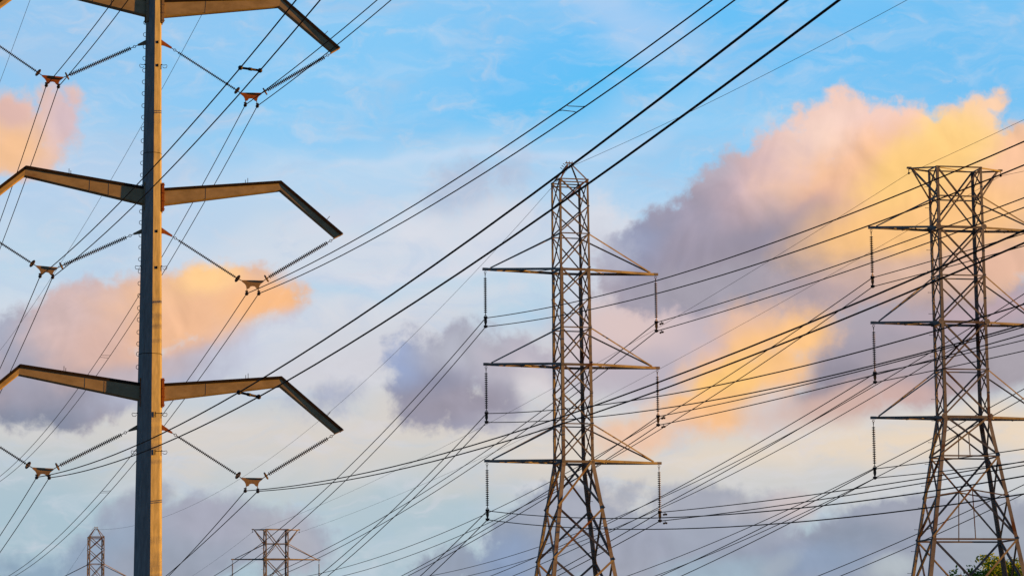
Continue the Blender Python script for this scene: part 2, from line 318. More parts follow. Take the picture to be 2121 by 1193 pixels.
def leafmat(name, a, b):
    M = mat(name, a, b, .55, scale=1.2, spec=.3); bs = M.node_tree.nodes['Principled BSDF']
    bs.inputs['Transmission Weight'].default_value = 0
    bs.inputs['Subsurface Weight'].default_value = 0
    t = M.node_tree; tr = t.nodes.new('ShaderNodeBsdfTranslucent'); mx = t.nodes.new('ShaderNodeMixShader'); mx.inputs[0].default_value = .45
    tr.inputs[0].default_value = (b[0] * 1.6, b[1] * 1.6, b[2], 1)
    o = t.nodes['Material Output']; t.links.new(bs.outputs[0], mx.inputs[1]); t.links.new(tr.outputs[0], mx.inputs[2]); t.links.new(mx.outputs[0], o.inputs[0])
    return M
M_leafA = leafmat('leaf_green', (.09, .18, .02), (.22, .34, .04))
M_leafB = leafmat('leaf_dark', (.03, .08, .02), (.07, .14, .03))

# ------------------------------------------------------------------ mesh builder
class MB:
    def __init__(s): s.v = []; s.f = []
    def prism(s, ring0, ring1, cap=True):
        n = len(ring0); b = len(s.v); s.v += [tuple(p) for p in ring0] + [tuple(p) for p in ring1]
        for i in range(n):
            j = (i + 1) % n; s.f.append((b + i, b + j, b + n + j, b + n + i))
        if cap: s.f.append(tuple(b + i for i in reversed(range(n)))); s.f.append(tuple(b + n + i for i in range(n)))
    def frame(s, p0, p1, up=(0, 0, 1)):
        p0, p1 = Vector(p0), Vector(p1); d = (p1 - p0).normalized(); u = Vector(up)
        if abs(d.dot(u)) > .98: u = Vector((0, 1, 0)) if abs(d.y) < .9 else Vector((1, 0, 0))
        x = d.cross(u).normalized(); y = x.cross(d).normalized(); return p0, p1, x, y
    def bar(s, p0, p1, w, h, up=(0, 0, 1)):
        p0, p1, x, y = s.frame(p0, p1, up); q = [(-w / 2, -h / 2), (w / 2, -h / 2), (w / 2, h / 2), (-w / 2, h / 2)]
        s.prism([p0 + x * a + y * b for a, b in q], [p1 + x * a + y * b for a, b in q])
    def angle(s, p0, p1, dx, dy, w, t=.012):
        """L section: flanges point along dx and dy (roughly perpendicular to the member)"""
        p0, p1 = Vector(p0), Vector(p1); d = (p1 - p0).normalized()
        dx = Vector(dx); dx = (dx - d * dx.dot(d)).normalized(); dy = Vector(dy); dy = (dy - d * dy.dot(d) - dx * dy.dot(dx)).normalized()
        q = [(0, 0), (w, 0), (w, t), (t, t), (t, w), (0, w)]
        s.prism([p0 + dx * a + dy * b for a, b in q], [p1 + dx * a + dy * b for a, b in q])
    def tube(s, pts, r, n=6, cap=True, closed=False):
        pts = [Vector(p) for p in pts]; b = len(s.v); k = len(pts)
        rr = r if isinstance(r, (list, tuple)) else [r] * k
        prevx = None
        for i, p in enumerate(pts):
            if closed: d = pts[(i + 1) % k] - pts[i - 1]
            else: d = pts[min(i + 1, k - 1)] - pts[max(i - 1, 0)]
            d.normalize()
            if prevx is None:
                u = Vector((0, 0, 1)) if abs(d.z) < .9 else Vector((1, 0, 0)); x = d.cross(u).normalized()
            else:
                x = (prevx - d * prevx.dot(d)).normalized()
            prevx = x; y = x.cross(d)
            for j in range(n):
                a = 2 * math.pi * j / n; s.v.append(tuple(p + (x * math.cos(a) + y * math.sin(a)) * rr[i]))
        for i in range(k if closed else k - 1):
            i2 = (i + 1) % k
            for j in range(n):
                j2 = (j + 1) % n; s.f.append((b + i * n + j, b + i * n + j2, b + i2 * n + j2, b + i2 * n + j))
        if cap and not closed:
            s.f.append(tuple(b + j for j in reversed(range(n)))); s.f.append(tuple(b + (k - 1) * n + j for j in range(n)))
    def lathe(s, p0, p1, prof, n=12):
        """prof = [(t 0..1 along, radius)]"""
        p0, p1 = Vector(p0), Vector(p1); s.tube([p0 + (p1 - p0) * t for t, _ in prof], [r for _, r in prof], n)
    def plate(s, poly, nrm, t):
        nrm = Vector(nrm).normalized() * t / 2
        s.prism([Vector(p) - nrm for p in poly], [Vector(p) + nrm for p in poly])
    def torus(s, c, nrm, R, r, n=20, m_=6):
        nrm = Vector(nrm).normalized(); u = nrm.orthogonal().normalized(); w = nrm.cross(u)
        s.tube([Vector(c) + (u * math.cos(2 * math.pi * i / n) + w * math.sin(2 * math.pi * i / n)) * R for i in range(n)], r, m_, closed=True)
    def build(s, name, material, parent=None, smooth=False):
        me = bpy.data.meshes.new(name); me.from_pydata(s.v, [], s.f); me.update(); me.materials.append(material)
        if smooth:
            for p in me.polygons: p.use_smooth = True
        o = bpy.data.objects.new(name, me); COL.objects.link(o)
        if parent: o.parent = parent
        return o
def tag(o, label=None, cat=None, group=None, kind=None):
    for k, v in (('label', label), ('category', cat), ('group', group), ('kind', kind)):
        if v: o[k] = v
    return o
def empty(name, loc, rz=0, **k):
    o = bpy.data.objects.new(name, None); COL.objects.link(o); o.location = loc; o.rotation_euler = (0, 0, rz); o.empty_display_size = .5
    return tag(o, **k)
def copy_tree(o, parent=None):
    c = o.copy(); COL.objects.link(c); c.parent = parent
    for ch in list(o.children): copy_tree(ch, c)
    return c

# ------------------------------------------------------------------ places
TH = math.atan(.275)
def basis(th): return (math.cos(th), math.sin(th)), (math.sin(th), -math.cos(th))      # arm axis, line axis (towards viewer)
A0 = atY(312.5, 600, 107.0); B0 = atY(1184.5, 700, 140.0); C0 = atY(1989.3, 700, 135.6)
FB = atY(199, 1092, 287.0); FC = atY(571.5, 1096, 282.0)
THC = math.radians(12)

# ground: one sheet, gently falling away beyond the near towers
def gz(x, y):
    t = min(max((y - 150) / 140, 0), 1); t = t * t * (3 - 2 * t)
    return -GDROP * t
TB_H, TC_H = 28.5, 27.17
GDROP = 7.0
g = MB(); xs = [-9000, -2500, -800, -300, -150, -75, 0, 75, 150, 300, 800, 2500, 9000]; yy = [-9000, -1500, -300, 0, 100, 150, 170, 190, 210, 230, 250, 270, 290, 400, 900, 3000, 9000]
for y in yy:
    for x in xs: g.v.append((x, y, gz(x, y)))
for j in range(len(yy) - 1):
    for i in range(len(xs) - 1):
        b = j * len(xs) + i; g.f.append((b, b + 1, b + 1 + len(xs), b + len(xs)))
tag(g.build('ground', M_ground), kind='structure')

# ------------------------------------------------------------------ steel monopole
aA, lA = basis(TH)
def pa(x, y, l=0.0):
    """pixel seen in the plane of the pole's arms -> local coordinates of the pole"""
    s, z = onplane(x, y, (A0[0] + lA[0] * l, A0[1] + lA[1] * l), aA); return (s, -l, z)
pole = empty('steel_pole', (A0[0], A0[1], 0), TH, label='tall octagonal steel transmission pole with three pairs of bent rusty arms', cat='transmission pole')
view = math.radians(7.0) - TH
rt = Vector((math.cos(view), math.sin(view), 0)); tw = Vector((math.sin(view), -math.cos(view), 0))
def prad(z): return (.59 + (27.4 - z) * .0206) / 1.975
def pcent(z): return Vector(((z - 17.6) * .0036, 0, 0))
def pring(z, k=1.0):
    return [pcent(z) + Vector((0, 0, z)) + (rt * math.cos(math.radians(al)) + tw * math.sin(math.radians(al))) * prad(z) * k for al in (-9, -54, -99, -144, 171, 126, 81, 36)]
zj = [pa(315, 318)[2], pa(313, 733)[2]]
def section(z0, z1, k=1.0):
    b = MB(); b.prism(pring(z0, k), pring(z1, k)); return b
section(-.5, zj[1], 1.015).build('shaft', M_pole, pole)
section(zj[1] + .0, zj[0], 1.0).build('shaft', M_pole, pole)
section(zj[0], 33.5, .985).build('shaft', M_pole, pole)
for z, k0, k1 in ((zj[1], 1.03, 1.03), (zj[0], 1.012, 1.012)):
    b = MB(); b.prism(pring(z - .03, k0), pring(z - .01, k1)); b.build('slip_joint', M_cap, pole)
# crossarms: (root top, root bottom, elbow top, elbow bottom, end top, end bottom)
def mir(rootpx, elpx, ref):
    root = [pa(*p) for p in rootpx]; el = [pa(*p) for p in elpx]
    out = [Vector(p) for p in root + el]
    rt_, rb, et, eb, nt_, nb = ref
    for q, e0, e1 in ((nt_, et, out[2]), (nb, eb, out[3])):
        d = Vector(q) - Vector(e0); out.append(e1 + Vector((-d.x, d.y, d.z)))
    return out
SWEEP = math.tan(math.radians(5))
arms = []
R1 = [pa(337, 3), pa(337, 38), pa(583, -4), pa(576, 17), pa(700, 103), pa(684, 112)]
R2 = [pa(337, 392.5), pa(337, 427), pa(581, 377), pa(579, 397), pa(706, 487), pa(690, 495)]
R3 = [pa(337, 796), pa(337, 831), pa(582, 781), pa(579, 802), pa(707, 892), pa(691, 899)]
L1 = mir([(303, 0), (303, 36)], [(62, -46), (60, -25)], R1)
L2 = mir([(298, 389), (298, 426)], [(53, 346), (50, 367)], R2)
L3 = mir([(290, 795), (290, 831)], [(41, 756), (38, 778)], R3)
tips = {}
for nm, A in (('R1', R1), ('R2', R2), ('R3', R3), ('L1', L1), ('L2', L2), ('L3', L3)):
    A = [Vector(p) for p in A]; sg = 1 if nm[0] == 'R' else -1
    def sw(p): q = Vector(p); q.y -= abs(q.x - A[2].x) * SWEEP; return q
    A[4] = sw(A[4]); A[5] = sw(A[5])
    def ring(pt, pb, w):
        u = (pt - pb); H = u.length; u.normalize(); c = min(w, H) * .18; o = Vector((0, 1, 0))
        pts = []
        for a_, h_ in ((-w / 2, c), (-w / 2, H - c), (-w / 2 + c, H), (w / 2 - c, H), (w / 2, H - c), (w / 2, c), (w / 2 - c, 0), (-w / 2 + c, 0)):
            pts.append(pb + o * a_ + u * h_)
        return pts if sg > 0 else pts[::-1]
    arm = MB(); arm.prism(ring(A[0], A[1], .30), ring(A[2], A[3], .26)); ao = arm.build('crossarm', M_arm, pole)
    drop = MB(); e0, e1 = A[2] + Vector((sg * .003, 0, 0)), A[3] + Vector((sg * .003, 0, 0))
    drop.prism(ring(e0, e1, .26), ring(A[4], A[5], .22)); do = drop.build('arm_end_section', M_arm, ao)
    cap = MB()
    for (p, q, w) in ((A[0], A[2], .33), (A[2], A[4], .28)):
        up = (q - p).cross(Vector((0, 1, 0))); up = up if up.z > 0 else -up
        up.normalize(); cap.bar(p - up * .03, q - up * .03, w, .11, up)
    cap.build('top_dark_strip', M_cap, ao)  # added dark strip, standing in for the arm's dark upper bevel
    for fx in ((.36,) if sg > 0 else (.30, .46)):
        p, q = A[0].lerp(A[2], fx), A[1].lerp(A[3], fx); wb = MB(); u_ = (p - q).normalized()
        wb.bar(q + u_ * .03, p - u_ * .09, .31 - .04 * fx, .018, (1, 0, 0)); wb.build('weld_seam', M_rust2, ao)
    ep = MB(); d = (A[4] - A[5]); ax = (A[4] - A[2]).normalized()
    cc = (A[4] + A[5]) / 2 + ax * .012
    ep.bar(cc - d * .58, cc + d * .58, .30, .02, ax); ep.build('end_plate', M_arm, ao)
    # small rods standing on the arm
    for fx, hh in ((.70 if sg > 0 else .62, .16), (.72 if sg > 0 else .635, .22)):
        p = A[0].lerp(A[2], fx); rod = MB(); rod.tube([p, p + Vector((0, 0, hh))], .012, 5); rod.build('standing_bolt', M_hw, ao)
    p = A[2].lerp(A[4], .74); nv = (A[4] - A[2]).cross(Vector((0, 1, 0))); nv = nv if nv.z > 0 else -nv
    rod = MB(); rod.tube([p, p + nv.normalized() * .22], .012, 5); rod.build('standing_bolt', M_hw, ao)
    # mounting plate on the shaft
    mp_ = MB(); x = A[0].x - sg * .02; zc = (A[0].z + A[1].z) / 2
    for yy_ in (-.2, .2):
        mp_.bar((x, yy_, zc - .54), (x, yy_, zc + .52), .02, .10, (1, 0, 0))
    mp_.bar((x, 0, zc - .54), (x, 0, zc + .52), .34, .02, (1, 0, 0))
    for k in range(4):
        for yy_ in (-.2, .2):
            mp_.tube([(x + sg * .0, yy_, zc - .46 + k * .3), (x + sg * .07, yy_, zc - .46 + k * .3)], .022, 6)
    mp_.build('mounting_plate', M_rust if nm in ('R3', 'R2', 'L3') else M_rust2, pole)
    tips[nm] = A[5]
# string brackets, ladder loops and clips on the shaft
br = {'R1': ((336, 88), (355, 100)), 'R2': ((337, 477), (356, 489)), 'R3': ((337, 884), (356, 896)),
      'L1': ((303, 87), (286, 94)), 'L2': ((297, 477), (277, 485)), 'L3': ((285, 883), (267, 892))}
for k, (b0, b1) in br.items():
    p, q = Vector(pa(*b0)), Vector(pa(*b1)); s = 1 if k[0] == 'R' else -1
    b = MB(); b.plate([p + Vector((-s * .08, 0, .12)), p + Vector((-s * .08, 0, -.12)), p + Vector((s * .06, 0, -.13)), q + Vector((0, 0, -.03)), q + Vector((s * .02, 0, .03))], (0, 1, 0), .05)
    b.build('string_bracket', M_rust if s > 0 else M_rust2, pole)
def loop_pts(c, s, w, h, n=9):
    return [c + Vector((s * w * math.sin(math.pi * i / (n - 1)) ** .6, 0, h / 2 * math.cos(math.pi * i / (n - 1)))) for i in range(n)]
lys = [47, 72, 97, 121, 146, 170, 194, 219, 243, 267, 292, 317, 338, 363, 387, 438, 461, 487, 512, 537, 562, 587, 612, 638, 662, 688, 712, 733, 760]
e_pole = lambda z: pcent(z) - rt * prad(z) * .975
proto = None
for y in lys:
    z = pa(300, y)[2]; c = e_pole(z)
    if proto is None:
        b = MB(); b.tube(loop_pts(Vector((0, 0, 0)), -1, .085, .15), .011, 5); proto = b.build('step_loop', M_hw, pole); o = proto
    else: o = proto.copy(); COL.objects.link(o)
    o.location = (c.x, c.y, z)
for y, both in ((137, 1), (554, 1), (858, 2), (936, 2)):
    z = pa(300, y)[2]
    for s in (-1, 1):
        c = pcent(z) + rt * s * prad(z) * .96 + tw * .08 + Vector((0, 0, z)); b = MB()
        b.tube([c + Vector((0, 0, .03)), c + Vector((s * .12, 0, .035)), c + Vector((s * .19, 0, .05)), c + Vector((s * .21, 0, 0)), c + Vector((s * .18, 0, -.07)), c + Vector((s * .09, 0, -.08)), c + Vector((s * .04, 0, -.03))], .011, 5)
        b.bar(c + Vector((-s * .12, 0, .05)), c + Vector((s * .03, 0, .05)), .03, .03); b.bar(c + Vector((-s * .02, -.02, .04)), c + Vector((-s * .02, -.02, -.14)), .03, .03)
        b.build('ladder_clip', M_hw, pole)
    if both == 2:
        c = pcent(z) + rt * prad(z) * .45 + tw * prad(z) * .95 + Vector((0, 0, z)); b = MB(); b.bar(c + Vector((0, 0, .06)), c + Vector((0, 0, -.14)), .03, .05); b.tube([c, c + rt * .25], .014, 5); b.build('ladder_clip', M_hw, pole)
for y in (91, 139, 482, 557):
    z = pa(320, y)[2]; c = pcent(z) + rt * prad(z) * .53 + tw * prad(z) * .84 + Vector((0, 0, z)); b = MB()
    b.bar(c + Vector((0, 0, .05)), c + Vector((0, 0, -.05)), .06, .05, tuple(rt)); b.build('bolt_lug', M_cap, pole)

# ------------------------------------------------------------------ insulators
def sheds(mb, p0, p1, n, r, core=.018, seg=12):
    p0, p1 = Vector(p0), Vector(p1); Ln = (p1 - p0).length; pr = [(0, core)]
    for i in range(n):
        t = (i + .5) / n; w = .20 / n
        pr += [(t - w * 1.6, core), (t - w, r * .97), (t + w * .4, r), (t + w * .9, core * 1.3)]
    pr.append((1, core)); mb.lathe(p0, p1, pr, seg)
def w2l(o, P):      # world -> local of an unscaled z-rotated empty
    c, s = math.cos(-o.rotation_euler.z), math.sin(-o.rotation_euler.z); d = Vector(P) - o.location
    return Vector((d.x * c - d.y * s, d.x * s + d.y * c, d.z))
def l2w(o, P):
    c, s = math.cos(o.rotation_euler.z), math.sin(o.rotation_euler.z)
    return Vector((P[0] * c - P[1] * s, P[0] * s + P[1] * c, P[2])) + Vector(o.location)
vs = {  # inner ring, outer ring, plate top left, plate top right, clamp left, clamp right
 'R1': ((491, 188), (549, 190), (498, 193.5), (542, 194), (508, 218), (533, 220), 'upper right arm, its rusty yoke orange red'),
 'R2': ((492, 577), (552, 577), (501, 581.5), (546, 582), (511, 608), (536, 608), 'middle right arm'),
 'R3': ((493, 984), (551, 985), (500, 990), (544, 990.5), (508, 1016), (534, 1017), 'lowest right arm'),
 'L1': ((139, 158), (79, 151), (87, 157), (131, 161), (96, 177), (121, 180), 'upper left arm, its yoke orange red'),
 'L2': ((127, 551), (67, 546), (75, 551), (119, 555), (83, 572), (109, 574), 'middle left arm'),
 'L3': ((119, 966), (58, 963), (67, 968.5), (111, 971), (76, 988), (102, 989), 'lowest left arm')}
clampA = {}
for k, (ri, ro, tl, tr, cl, cr_, txt) in vs.items():
    R_ = k[0] == 'R'
    P = {n: Vector(pa(*q)) for n, q in (('ri', ri), ('ro', ro), ('tl', tl), ('tr', tr), ('cl', cl), ('cr', cr_))}
    inner0 = Vector(pa(*br[k][1])); outer0 = tips[k] + Vector((0, 0, -.02)); outer0 = Vector((outer0.x, outer0.y, outer0.z))
    base = empty('insulator_assembly', l2w(pole, P['tl'].lerp(P['tr'], .5)), TH,
                 label='V-shaped pair of ribbed insulators under the pole\'s ' + txt, cat='insulator', group='V-string insulators on the steel pole')
    off = w2l(base, l2w(pole, (0, 0, 0)))
    loc = lambda v: Vector(v) + off
    for (s, e, rad) in ((inner0, P['ri'], .056 if R_ else .076), (outer0, P['ro'], .076 if R_ else .056)):
        b = MB(); d = (e - s); u = d.normalized(); s1 = s + u * .30; e1 = e - u * .10
        sheds(b, loc(s1), loc(e1), 36, rad, .016, 10); st = b.build('insulator_rod', M_ins, base)
        b = MB(); b.tube([loc(s), loc(s + u * .12)], .014, 6); b.torus(loc(s + u * .15), (0, 1, 0), .045, .012, 12, 5); b.tube([loc(s + u * .18), loc(s1)], .016, 6); b.build('shackle', M_hw, st)
        b = MB(); b.tube([loc(e1), loc(e)], .022, 6)
        tgt = P['tl'] if (tuple(e) == tuple(P['ri'])) == R_ else P['tr']
        b.tube([loc(e), loc(tgt)], .016, 6); b.build('link', M_hw, st)
        b = MB(); b.torus(loc(e), u + Vector((0, .25, 0)), .125, .028, 22, 8)
        b.bar(loc(e) - u.cross(Vector((0, 1, 0))) * .12, loc(e) + u.cross(Vector((0, 1, 0))) * .12, .02, .02); b.build('grading_ring', M_ring, st)
    # yoke plate
    tlv, trv = P['tl'], P['tr']; ux = (trv - tlv); wd = ux.length; ux.normalize(); dn = Vector((0, 0, -1))
    q = lambda a_, h_: loc(tlv + ux * (a_ * wd) + dn * h_)
    b = MB(); b.plate([q(0, -.02), q(1, -.02), q(1.0, .03), q(.86, .12), q(.80, .2), q(.79, .27), q(.72, .3), q(.66, .27), q(.60, .21), q(.5, .195), q(.4, .21), q(.34, .28), q(.28, .3), q(.21, .27), q(.2, .2), q(.14, .12), q(0, .03)], (0, 1, 0), .03)
    b.build('yoke_plate', M_rust if k in ('R1', 'L1') else M_rust2, base)
    for c, fx in ((P['cl'], .24), (P['cr'], .755)):
        b = MB(); top = q(fx, .28); cc = loc(c); b.tube([top, cc + Vector((0, 0, .06))], .016, 6)
        b.bar(cc + Vector((-.05, 0, .08)), cc + Vector((.05, 0, .08)), .05, .05)
        b.lathe(cc + Vector((0, -.17, -.01)), cc + Vector((0, .17, -.01)), [(0, .02), (.2, .035), (.4, .065), (.6, .065), (.8, .035), (1, .02)], 8)
        b.build('suspension_clamp', M_hw, base)
    clampA[k] = (l2w(pole, P['cl']), l2w(pole, P['cr']))

# ------------------------------------------------------------------ lattice towers
FACES = (((-1, -1), (1, -1)), ((1, -1), (1, 1)), ((1, 1), (-1, 1)), ((-1, 1), (-1, -1)))
def xpanel(mb, P, z0, z1, face, w, n=1, t=.012):
    (a0, b0), (a1, b1) = face; out = Vector(((a0 + a1) / 2, (b0 + b1) / 2, 0)).normalized()
    for i in range(n):
        za, zb = z0 + (z1 - z0) * i / n, z0 + (z1 - z0) * (i + 1) / n
        p00, p10, p01, p11 = P(a0, b0, za), P(a1, b1, za), P(a0, b0, zb), P(a1, b1, zb)
        mb.angle(p00 + out * .004, p11 + out * .004, (0, 0, 1), -out, w, t)
        mb.angle(p10 - out * .02, p01 - out * .02, (0, 0, 1), -out, w, t)
def arm_tri(mb, P, z, tip, w, hz=.11, brace=.045, n=3):
    s = 1 if tip.x > 0 else -1
    for b_ in (-1, 1):
        r_ = P(s, b_, z); mb.angle(r_, tip + Vector((0, b_ * .05, 0)), (0, 0, -1), (0, -b_, 0), hz, .014)
    rn, rf = P(s, -1, z) - Vector((0, 0, .05)), P(s, 1, z) - Vector((0, 0, .05))
    tp = tip - Vector((0, 0, .05)); prev = None
    fr = [i / (n + .0) * .92 for i in range(n + 1)]
    for i, f in enumerate(fr[:-1]):
        a_ = (rn if i % 2 == 0 else rf).lerp(tp, f); b_ = (rf if i % 2 == 0 else rn).lerp(tp, fr[i + 1])
        mb.bar(a_, b_, brace, brace * .6)
    f = .45; mb.bar(rn.lerp(tp, f), rf.lerp(tp, f), .05, .03)
    for e in (rn, rf): mb.bar(e.lerp(tp, f) + Vector((-.07, 0, -.05)), e.lerp(tp, f) + Vector((.07, 0, -.02)), .03, .05)
    mb.bar(tip + Vector((-.12, 0, -.05)), tip + Vector((.12, 0, -.05)), .14, .12)
def gusset(mb, c, r=.17):
    mb.plate([c + Vector((r * math.cos(math.pi / 8 + i * math.pi / 4), 0, r * math.sin(math.pi / 8 + i * math.pi / 4))) for i in range(8)], (0, 1, 0), .016)

def legs(root, P, zs, ws, corners=((-1, -1), (1, -1), (-1, 1), (1, 1)), lugs=()):
    for a, b in corners:
        m_ = MB()
        for i in range(len(zs) - 1):
            m_.angle(P(a, b, zs[i]), P(a, b, zs[i + 1]), (-a, 0, 0), (0, -b, 0), ws[i], .018)
        for z in lugs:
            for dz in (-.12, -.04, .04, .12):
                m_.bar(P(a, b, z + dz) + Vector((-a * .05, b * .0, 0)), P(a, b, z + dz) + Vector((-a * .05, b * .018, 0)), .12, .03)
        m_.build('leg', M_lat, root)

# --- peaked tower
def build_peaked(root):
    def hw(z):
        if z >= 14.08: return .73 + (27.59 - z) / 13.5 * .055
        return .785 + (14.08 - z) * .1465
    P = lambda a, b, z: Vector((a * hw(z), b * hw(z), z))
    legs(root, P, [-1.5, 9.29, 14.08, 23.3, 27.59], [.19, .18, .15, .10], lugs=(21.85, 17.24, 20.4, 15.2))
    lv = [27.59, 26.27, 24.95, 23.29, 21.85, 20.41, 18.71, 17.24, 15.79, 14.08]
    low = [14.08, 11.74, 9.29, 6.3, 3.1, -.5]
    for face in FACES:
        m_ = MB(); side = face[0][0] == face[1][0]
        for z0, z1 in zip(lv[1:], lv[:-1]): xpanel(m_, P, z0, z1, face, .065 if not side else .05, 1 if not side else 1)
        for z0, z1 in zip(low[1:], low[:-1]): xpanel(m_, P, z0, z1, face, .10)
        (a0, b0), (a1, b1) = face
        for z in (27.59, 27.45, 24.95, 20.41, 15.79): 
            if z == 27.45 and side: continue
            m_.bar(P(a0, b0, z), P(a1, b1, z), .03, .055)
        for z in (23.2, 18.62, 13.99): m_.bar(P(a0, b0, z), P(a1, b1, z), .03, .12)
        m_.build('lattice_bracing', M_lat2, root)
    m_ = MB(); cap = 28.50
    for a, b in ((-1, -1), (1, -1), (-1, 1), (1, 1)):
        m_.angle(P(a, b, 27.55), Vector((a * .12, b * .05, cap - .05)), (-a, 0, 0), (0, -b, 0), .075, .014)
    m_.bar((-.2, 0, cap), (.2, 0, cap), .14, .04)
    for dx in (-.14, 0, .14): m_.tube([(dx, 0, cap), (dx, 0, cap + .1)], .02, 5)
    for i in range(3): m_.tube([(-.22 - i * .07, 0, cap - .1 - i * .1), (-.32 - i * .07, 0, cap - .03 - i * .1)], .018, 5)
    m_.build('peak', M_lat, root)
    m_ = MB(); m_.tube([(0, 0, cap), (0, 0, cap - .16)], .018, 6); m_.lathe((0, -.12, cap - .2), (0, .12, cap - .2), [(0, .02), (.5, .06), (1, .02)], 8)
    m_.build('wire_clamp', M_hw, root)
    tp = {}
    for i, (z, zt) in enumerate(((23.24, 24.95), (18.68, 20.41), (14.08, 15.79))):
        for s in (-1, 1):
            m_ = MB(); tip = Vector((s * 4.27, 0, z)); arm_tri(m_, P, z + .02, tip, .1, .115, .04)
            for b_ in (-1, 1): m_.angle(P(s, b_, zt), tip + Vector((-s * .25, b_ * .04, .05)), (0, 0, -1), (0, -b_, 0), .065, .012)
            m_.build('crossarm', M_lat, root); tp[('L' if s < 0 else 'R') + str(i + 1)] = tip
    sb = None
    for i in range(17):
        z = 6 + i * 1.25; p = P(1, 1, z)
        if sb is None: b = MB(); b.tube([(0, 0, 0), (.17, 0, 0)], .010, 5); b.tube([(.165, 0, 0), (.18, 0, 0)], .02, 6); sb = b.build('step_bolt', M_hw, root); o = sb
        else: o = sb.copy(); COL.objects.link(o)
        o.location = p
    return tp
tB = empty('lattice_tower', (B0[0], B0[1], 0), TH, label='large central lattice steel pylon with pointed peak and six crossarms', cat='pylon', group='lattice pylons with pointed peaks')
tipB = build_peaked(tB)

# --- flat topped tower
def build_flat(root):
    def hx(z): return 1.12 if z >= 15.5 else 1.12 + (15.5 - z) * .168
    def hy(z): return .58 if z >= 15.5 else .58 + (15.5 - z) * .09
    P = lambda a, b, z: Vector((a * hx(z), b * hy(z), z))
    legs(root, P, [-1.5, 9.84, 15.5, 24.35, 27.17], [.19, .17, .14, .12])
    T, M1, Z1, Z12, Z2, Z23, Z3, ZK, ZH = 27.17, 25.79, 24.35, 22.07, 19.9, 17.68, 15.5, 13.67, 9.84
    for face in FACES:
        m_ = MB(); side = face[0][0] == face[1][0]; (a0, b0), (a1, b1) = face
        for z0, z1 in ((Z1, T), (Z12, Z1), (Z2, Z12), (Z23, Z2), (Z3, Z23)):
            xpanel(m_, P, z0, z1, face, .075 if not side else .05, 1 if not side else (3 if z1 == T else 2))
        xpanel(m_, P, ZK, Z3, face, .08, 1); xpanel(m_, P, ZH, ZK, face, .085, 1 if not side else 2); xpanel(m_, P, 4.6, ZH, face, .09, 1 if not side else 2); xpanel(m_, P, -.6, 4.6, face, .1)
        for z, h in ((T, .06), (M1, .06), (Z12, .055), (Z23, .055), (ZK, .07), (ZH, .08), (4.6, .08)):
            m_.bar(P(a0, b0, z), P(a1, b1, z), .03, h)
        for z in (Z1, Z2, Z3): m_.bar(P(a0, b0, z - .02), P(a1, b1, z - .02), .03, .12)
        if not side:
            # hangers and sub-bracing of the flared base
            def crossz(zl, zu): wl, wu = P(1, b0, zl).x, P(1, b0, zu).x; t = wu / (wl + wu); return zu + (zl - zu) * t
            zc = crossz(ZK, Z3); bb = b0 * hy(zc); m_.bar((0, bb, zc), (0, b0 * hy(ZK), ZK), .04, .03)
            zc = crossz(ZH, ZK); bb = b0 * hy(zc); m_.bar((0, bb, zc), (0, b0 * hy(ZH), ZH), .04, .03)
            for s in (-1, 1): m_.bar((0, bb, zc), P(s, b0, zc - .28), .03, .06)
            for s in (-1, 1):
                q = P(s, b0, ZH).lerp(Vector((0, b0 * hy(7.2), 7.2)), .62); m_.bar(q, P(s, b0, 7.3), .03, .06)
        m_.build('lattice_bracing', M_lat2, root)
    m_ = MB()
    for s in (-1, 1):
        tip = Vector((s * 2.27, 0, T))
        for b_ in (-1, 1):
            m_.angle(P(s, b_, T), tip + Vector((0, b_ * .03, 0)), (0, 0, -1), (0, -b_, 0), .07, .014)
            m_.angle(P(s, b_, M1), tip + Vector((-s * .1, b_ * .04, -.03)), (-s, 0, 0), (0, -b_, 0), .075, .014)
        m_.bar(tip - Vector((s * .12, 0, 0)), tip + Vector((s * .08, 0, 0)), .12, .08)
    m_.bar(P(-1, -1, T) - Vector((0, 0, .03)), P(1, 1, T) - Vector((0, 0, .03)), .05, .03)
    m_.build('peak', M_lat, root)
    for s in (-1, 1):
        m_ = MB(); tip = Vector((s * 2.27, 0, T)); m_.tube([tip, tip + Vector((0, 0, -.22))], .018, 6); m_.lathe(tip + Vector((0, -.12, -.26)), tip + Vector((0, .12, -.26)), [(0, .02), (.5, .055), (1, .02)], 8)
        m_.build('wire_clamp', M_hw, root)
    tp = {}
    for i, (z, zt) in enumerate(((Z1, M1), (Z2, Z12), (Z3, Z23))):
        for s in (-1, 1):
            m_ = MB(); tip = Vector((s * (4.20, 4.22, 4.36)[i], 0, z)); arm_tri(m_, P, z + .02, tip, .1, .10, .04, 5)
            for b_ in (-1, 1): m_.angle(P(s, b_, zt), tip + Vector((-s * .25, b_ * .04, .05)), (0, 0, -1), (0, -b_, 0), .06, .012)
            for b_ in (-1, 1): gusset(m_, P(s, b_, z + .02) + Vector((0, b_ * .012, 0)), .14)
            m_.build('crossarm', M_lat, root); tp[('L' if s < 0 else 'R') + str(i + 1)] = tip
    sb = None
    for i in range(20):
        z = 7.4 + i * 1.0; p = P(-1, 1, z)
        if sb is None: b = MB(); b.tube([(0, 0, 0), (-.17, 0, 0)], .010, 5); b.tube([(-.165, 0, 0), (-.18, 0, 0)], .02, 6); sb = b.build('step_bolt', M_hw, root); o = sb
        else: o = sb.copy(); COL.objects.link(o)
        o.location = p
    return tp
tC = empty('lattice_tower', (C0[0], C0[1], 0), THC, label='large right-hand lattice steel pylon with wide flat V-shaped top, trees behind it', cat='pylon', group='lattice pylons with flat tops')
tipC = build_flat(tC)
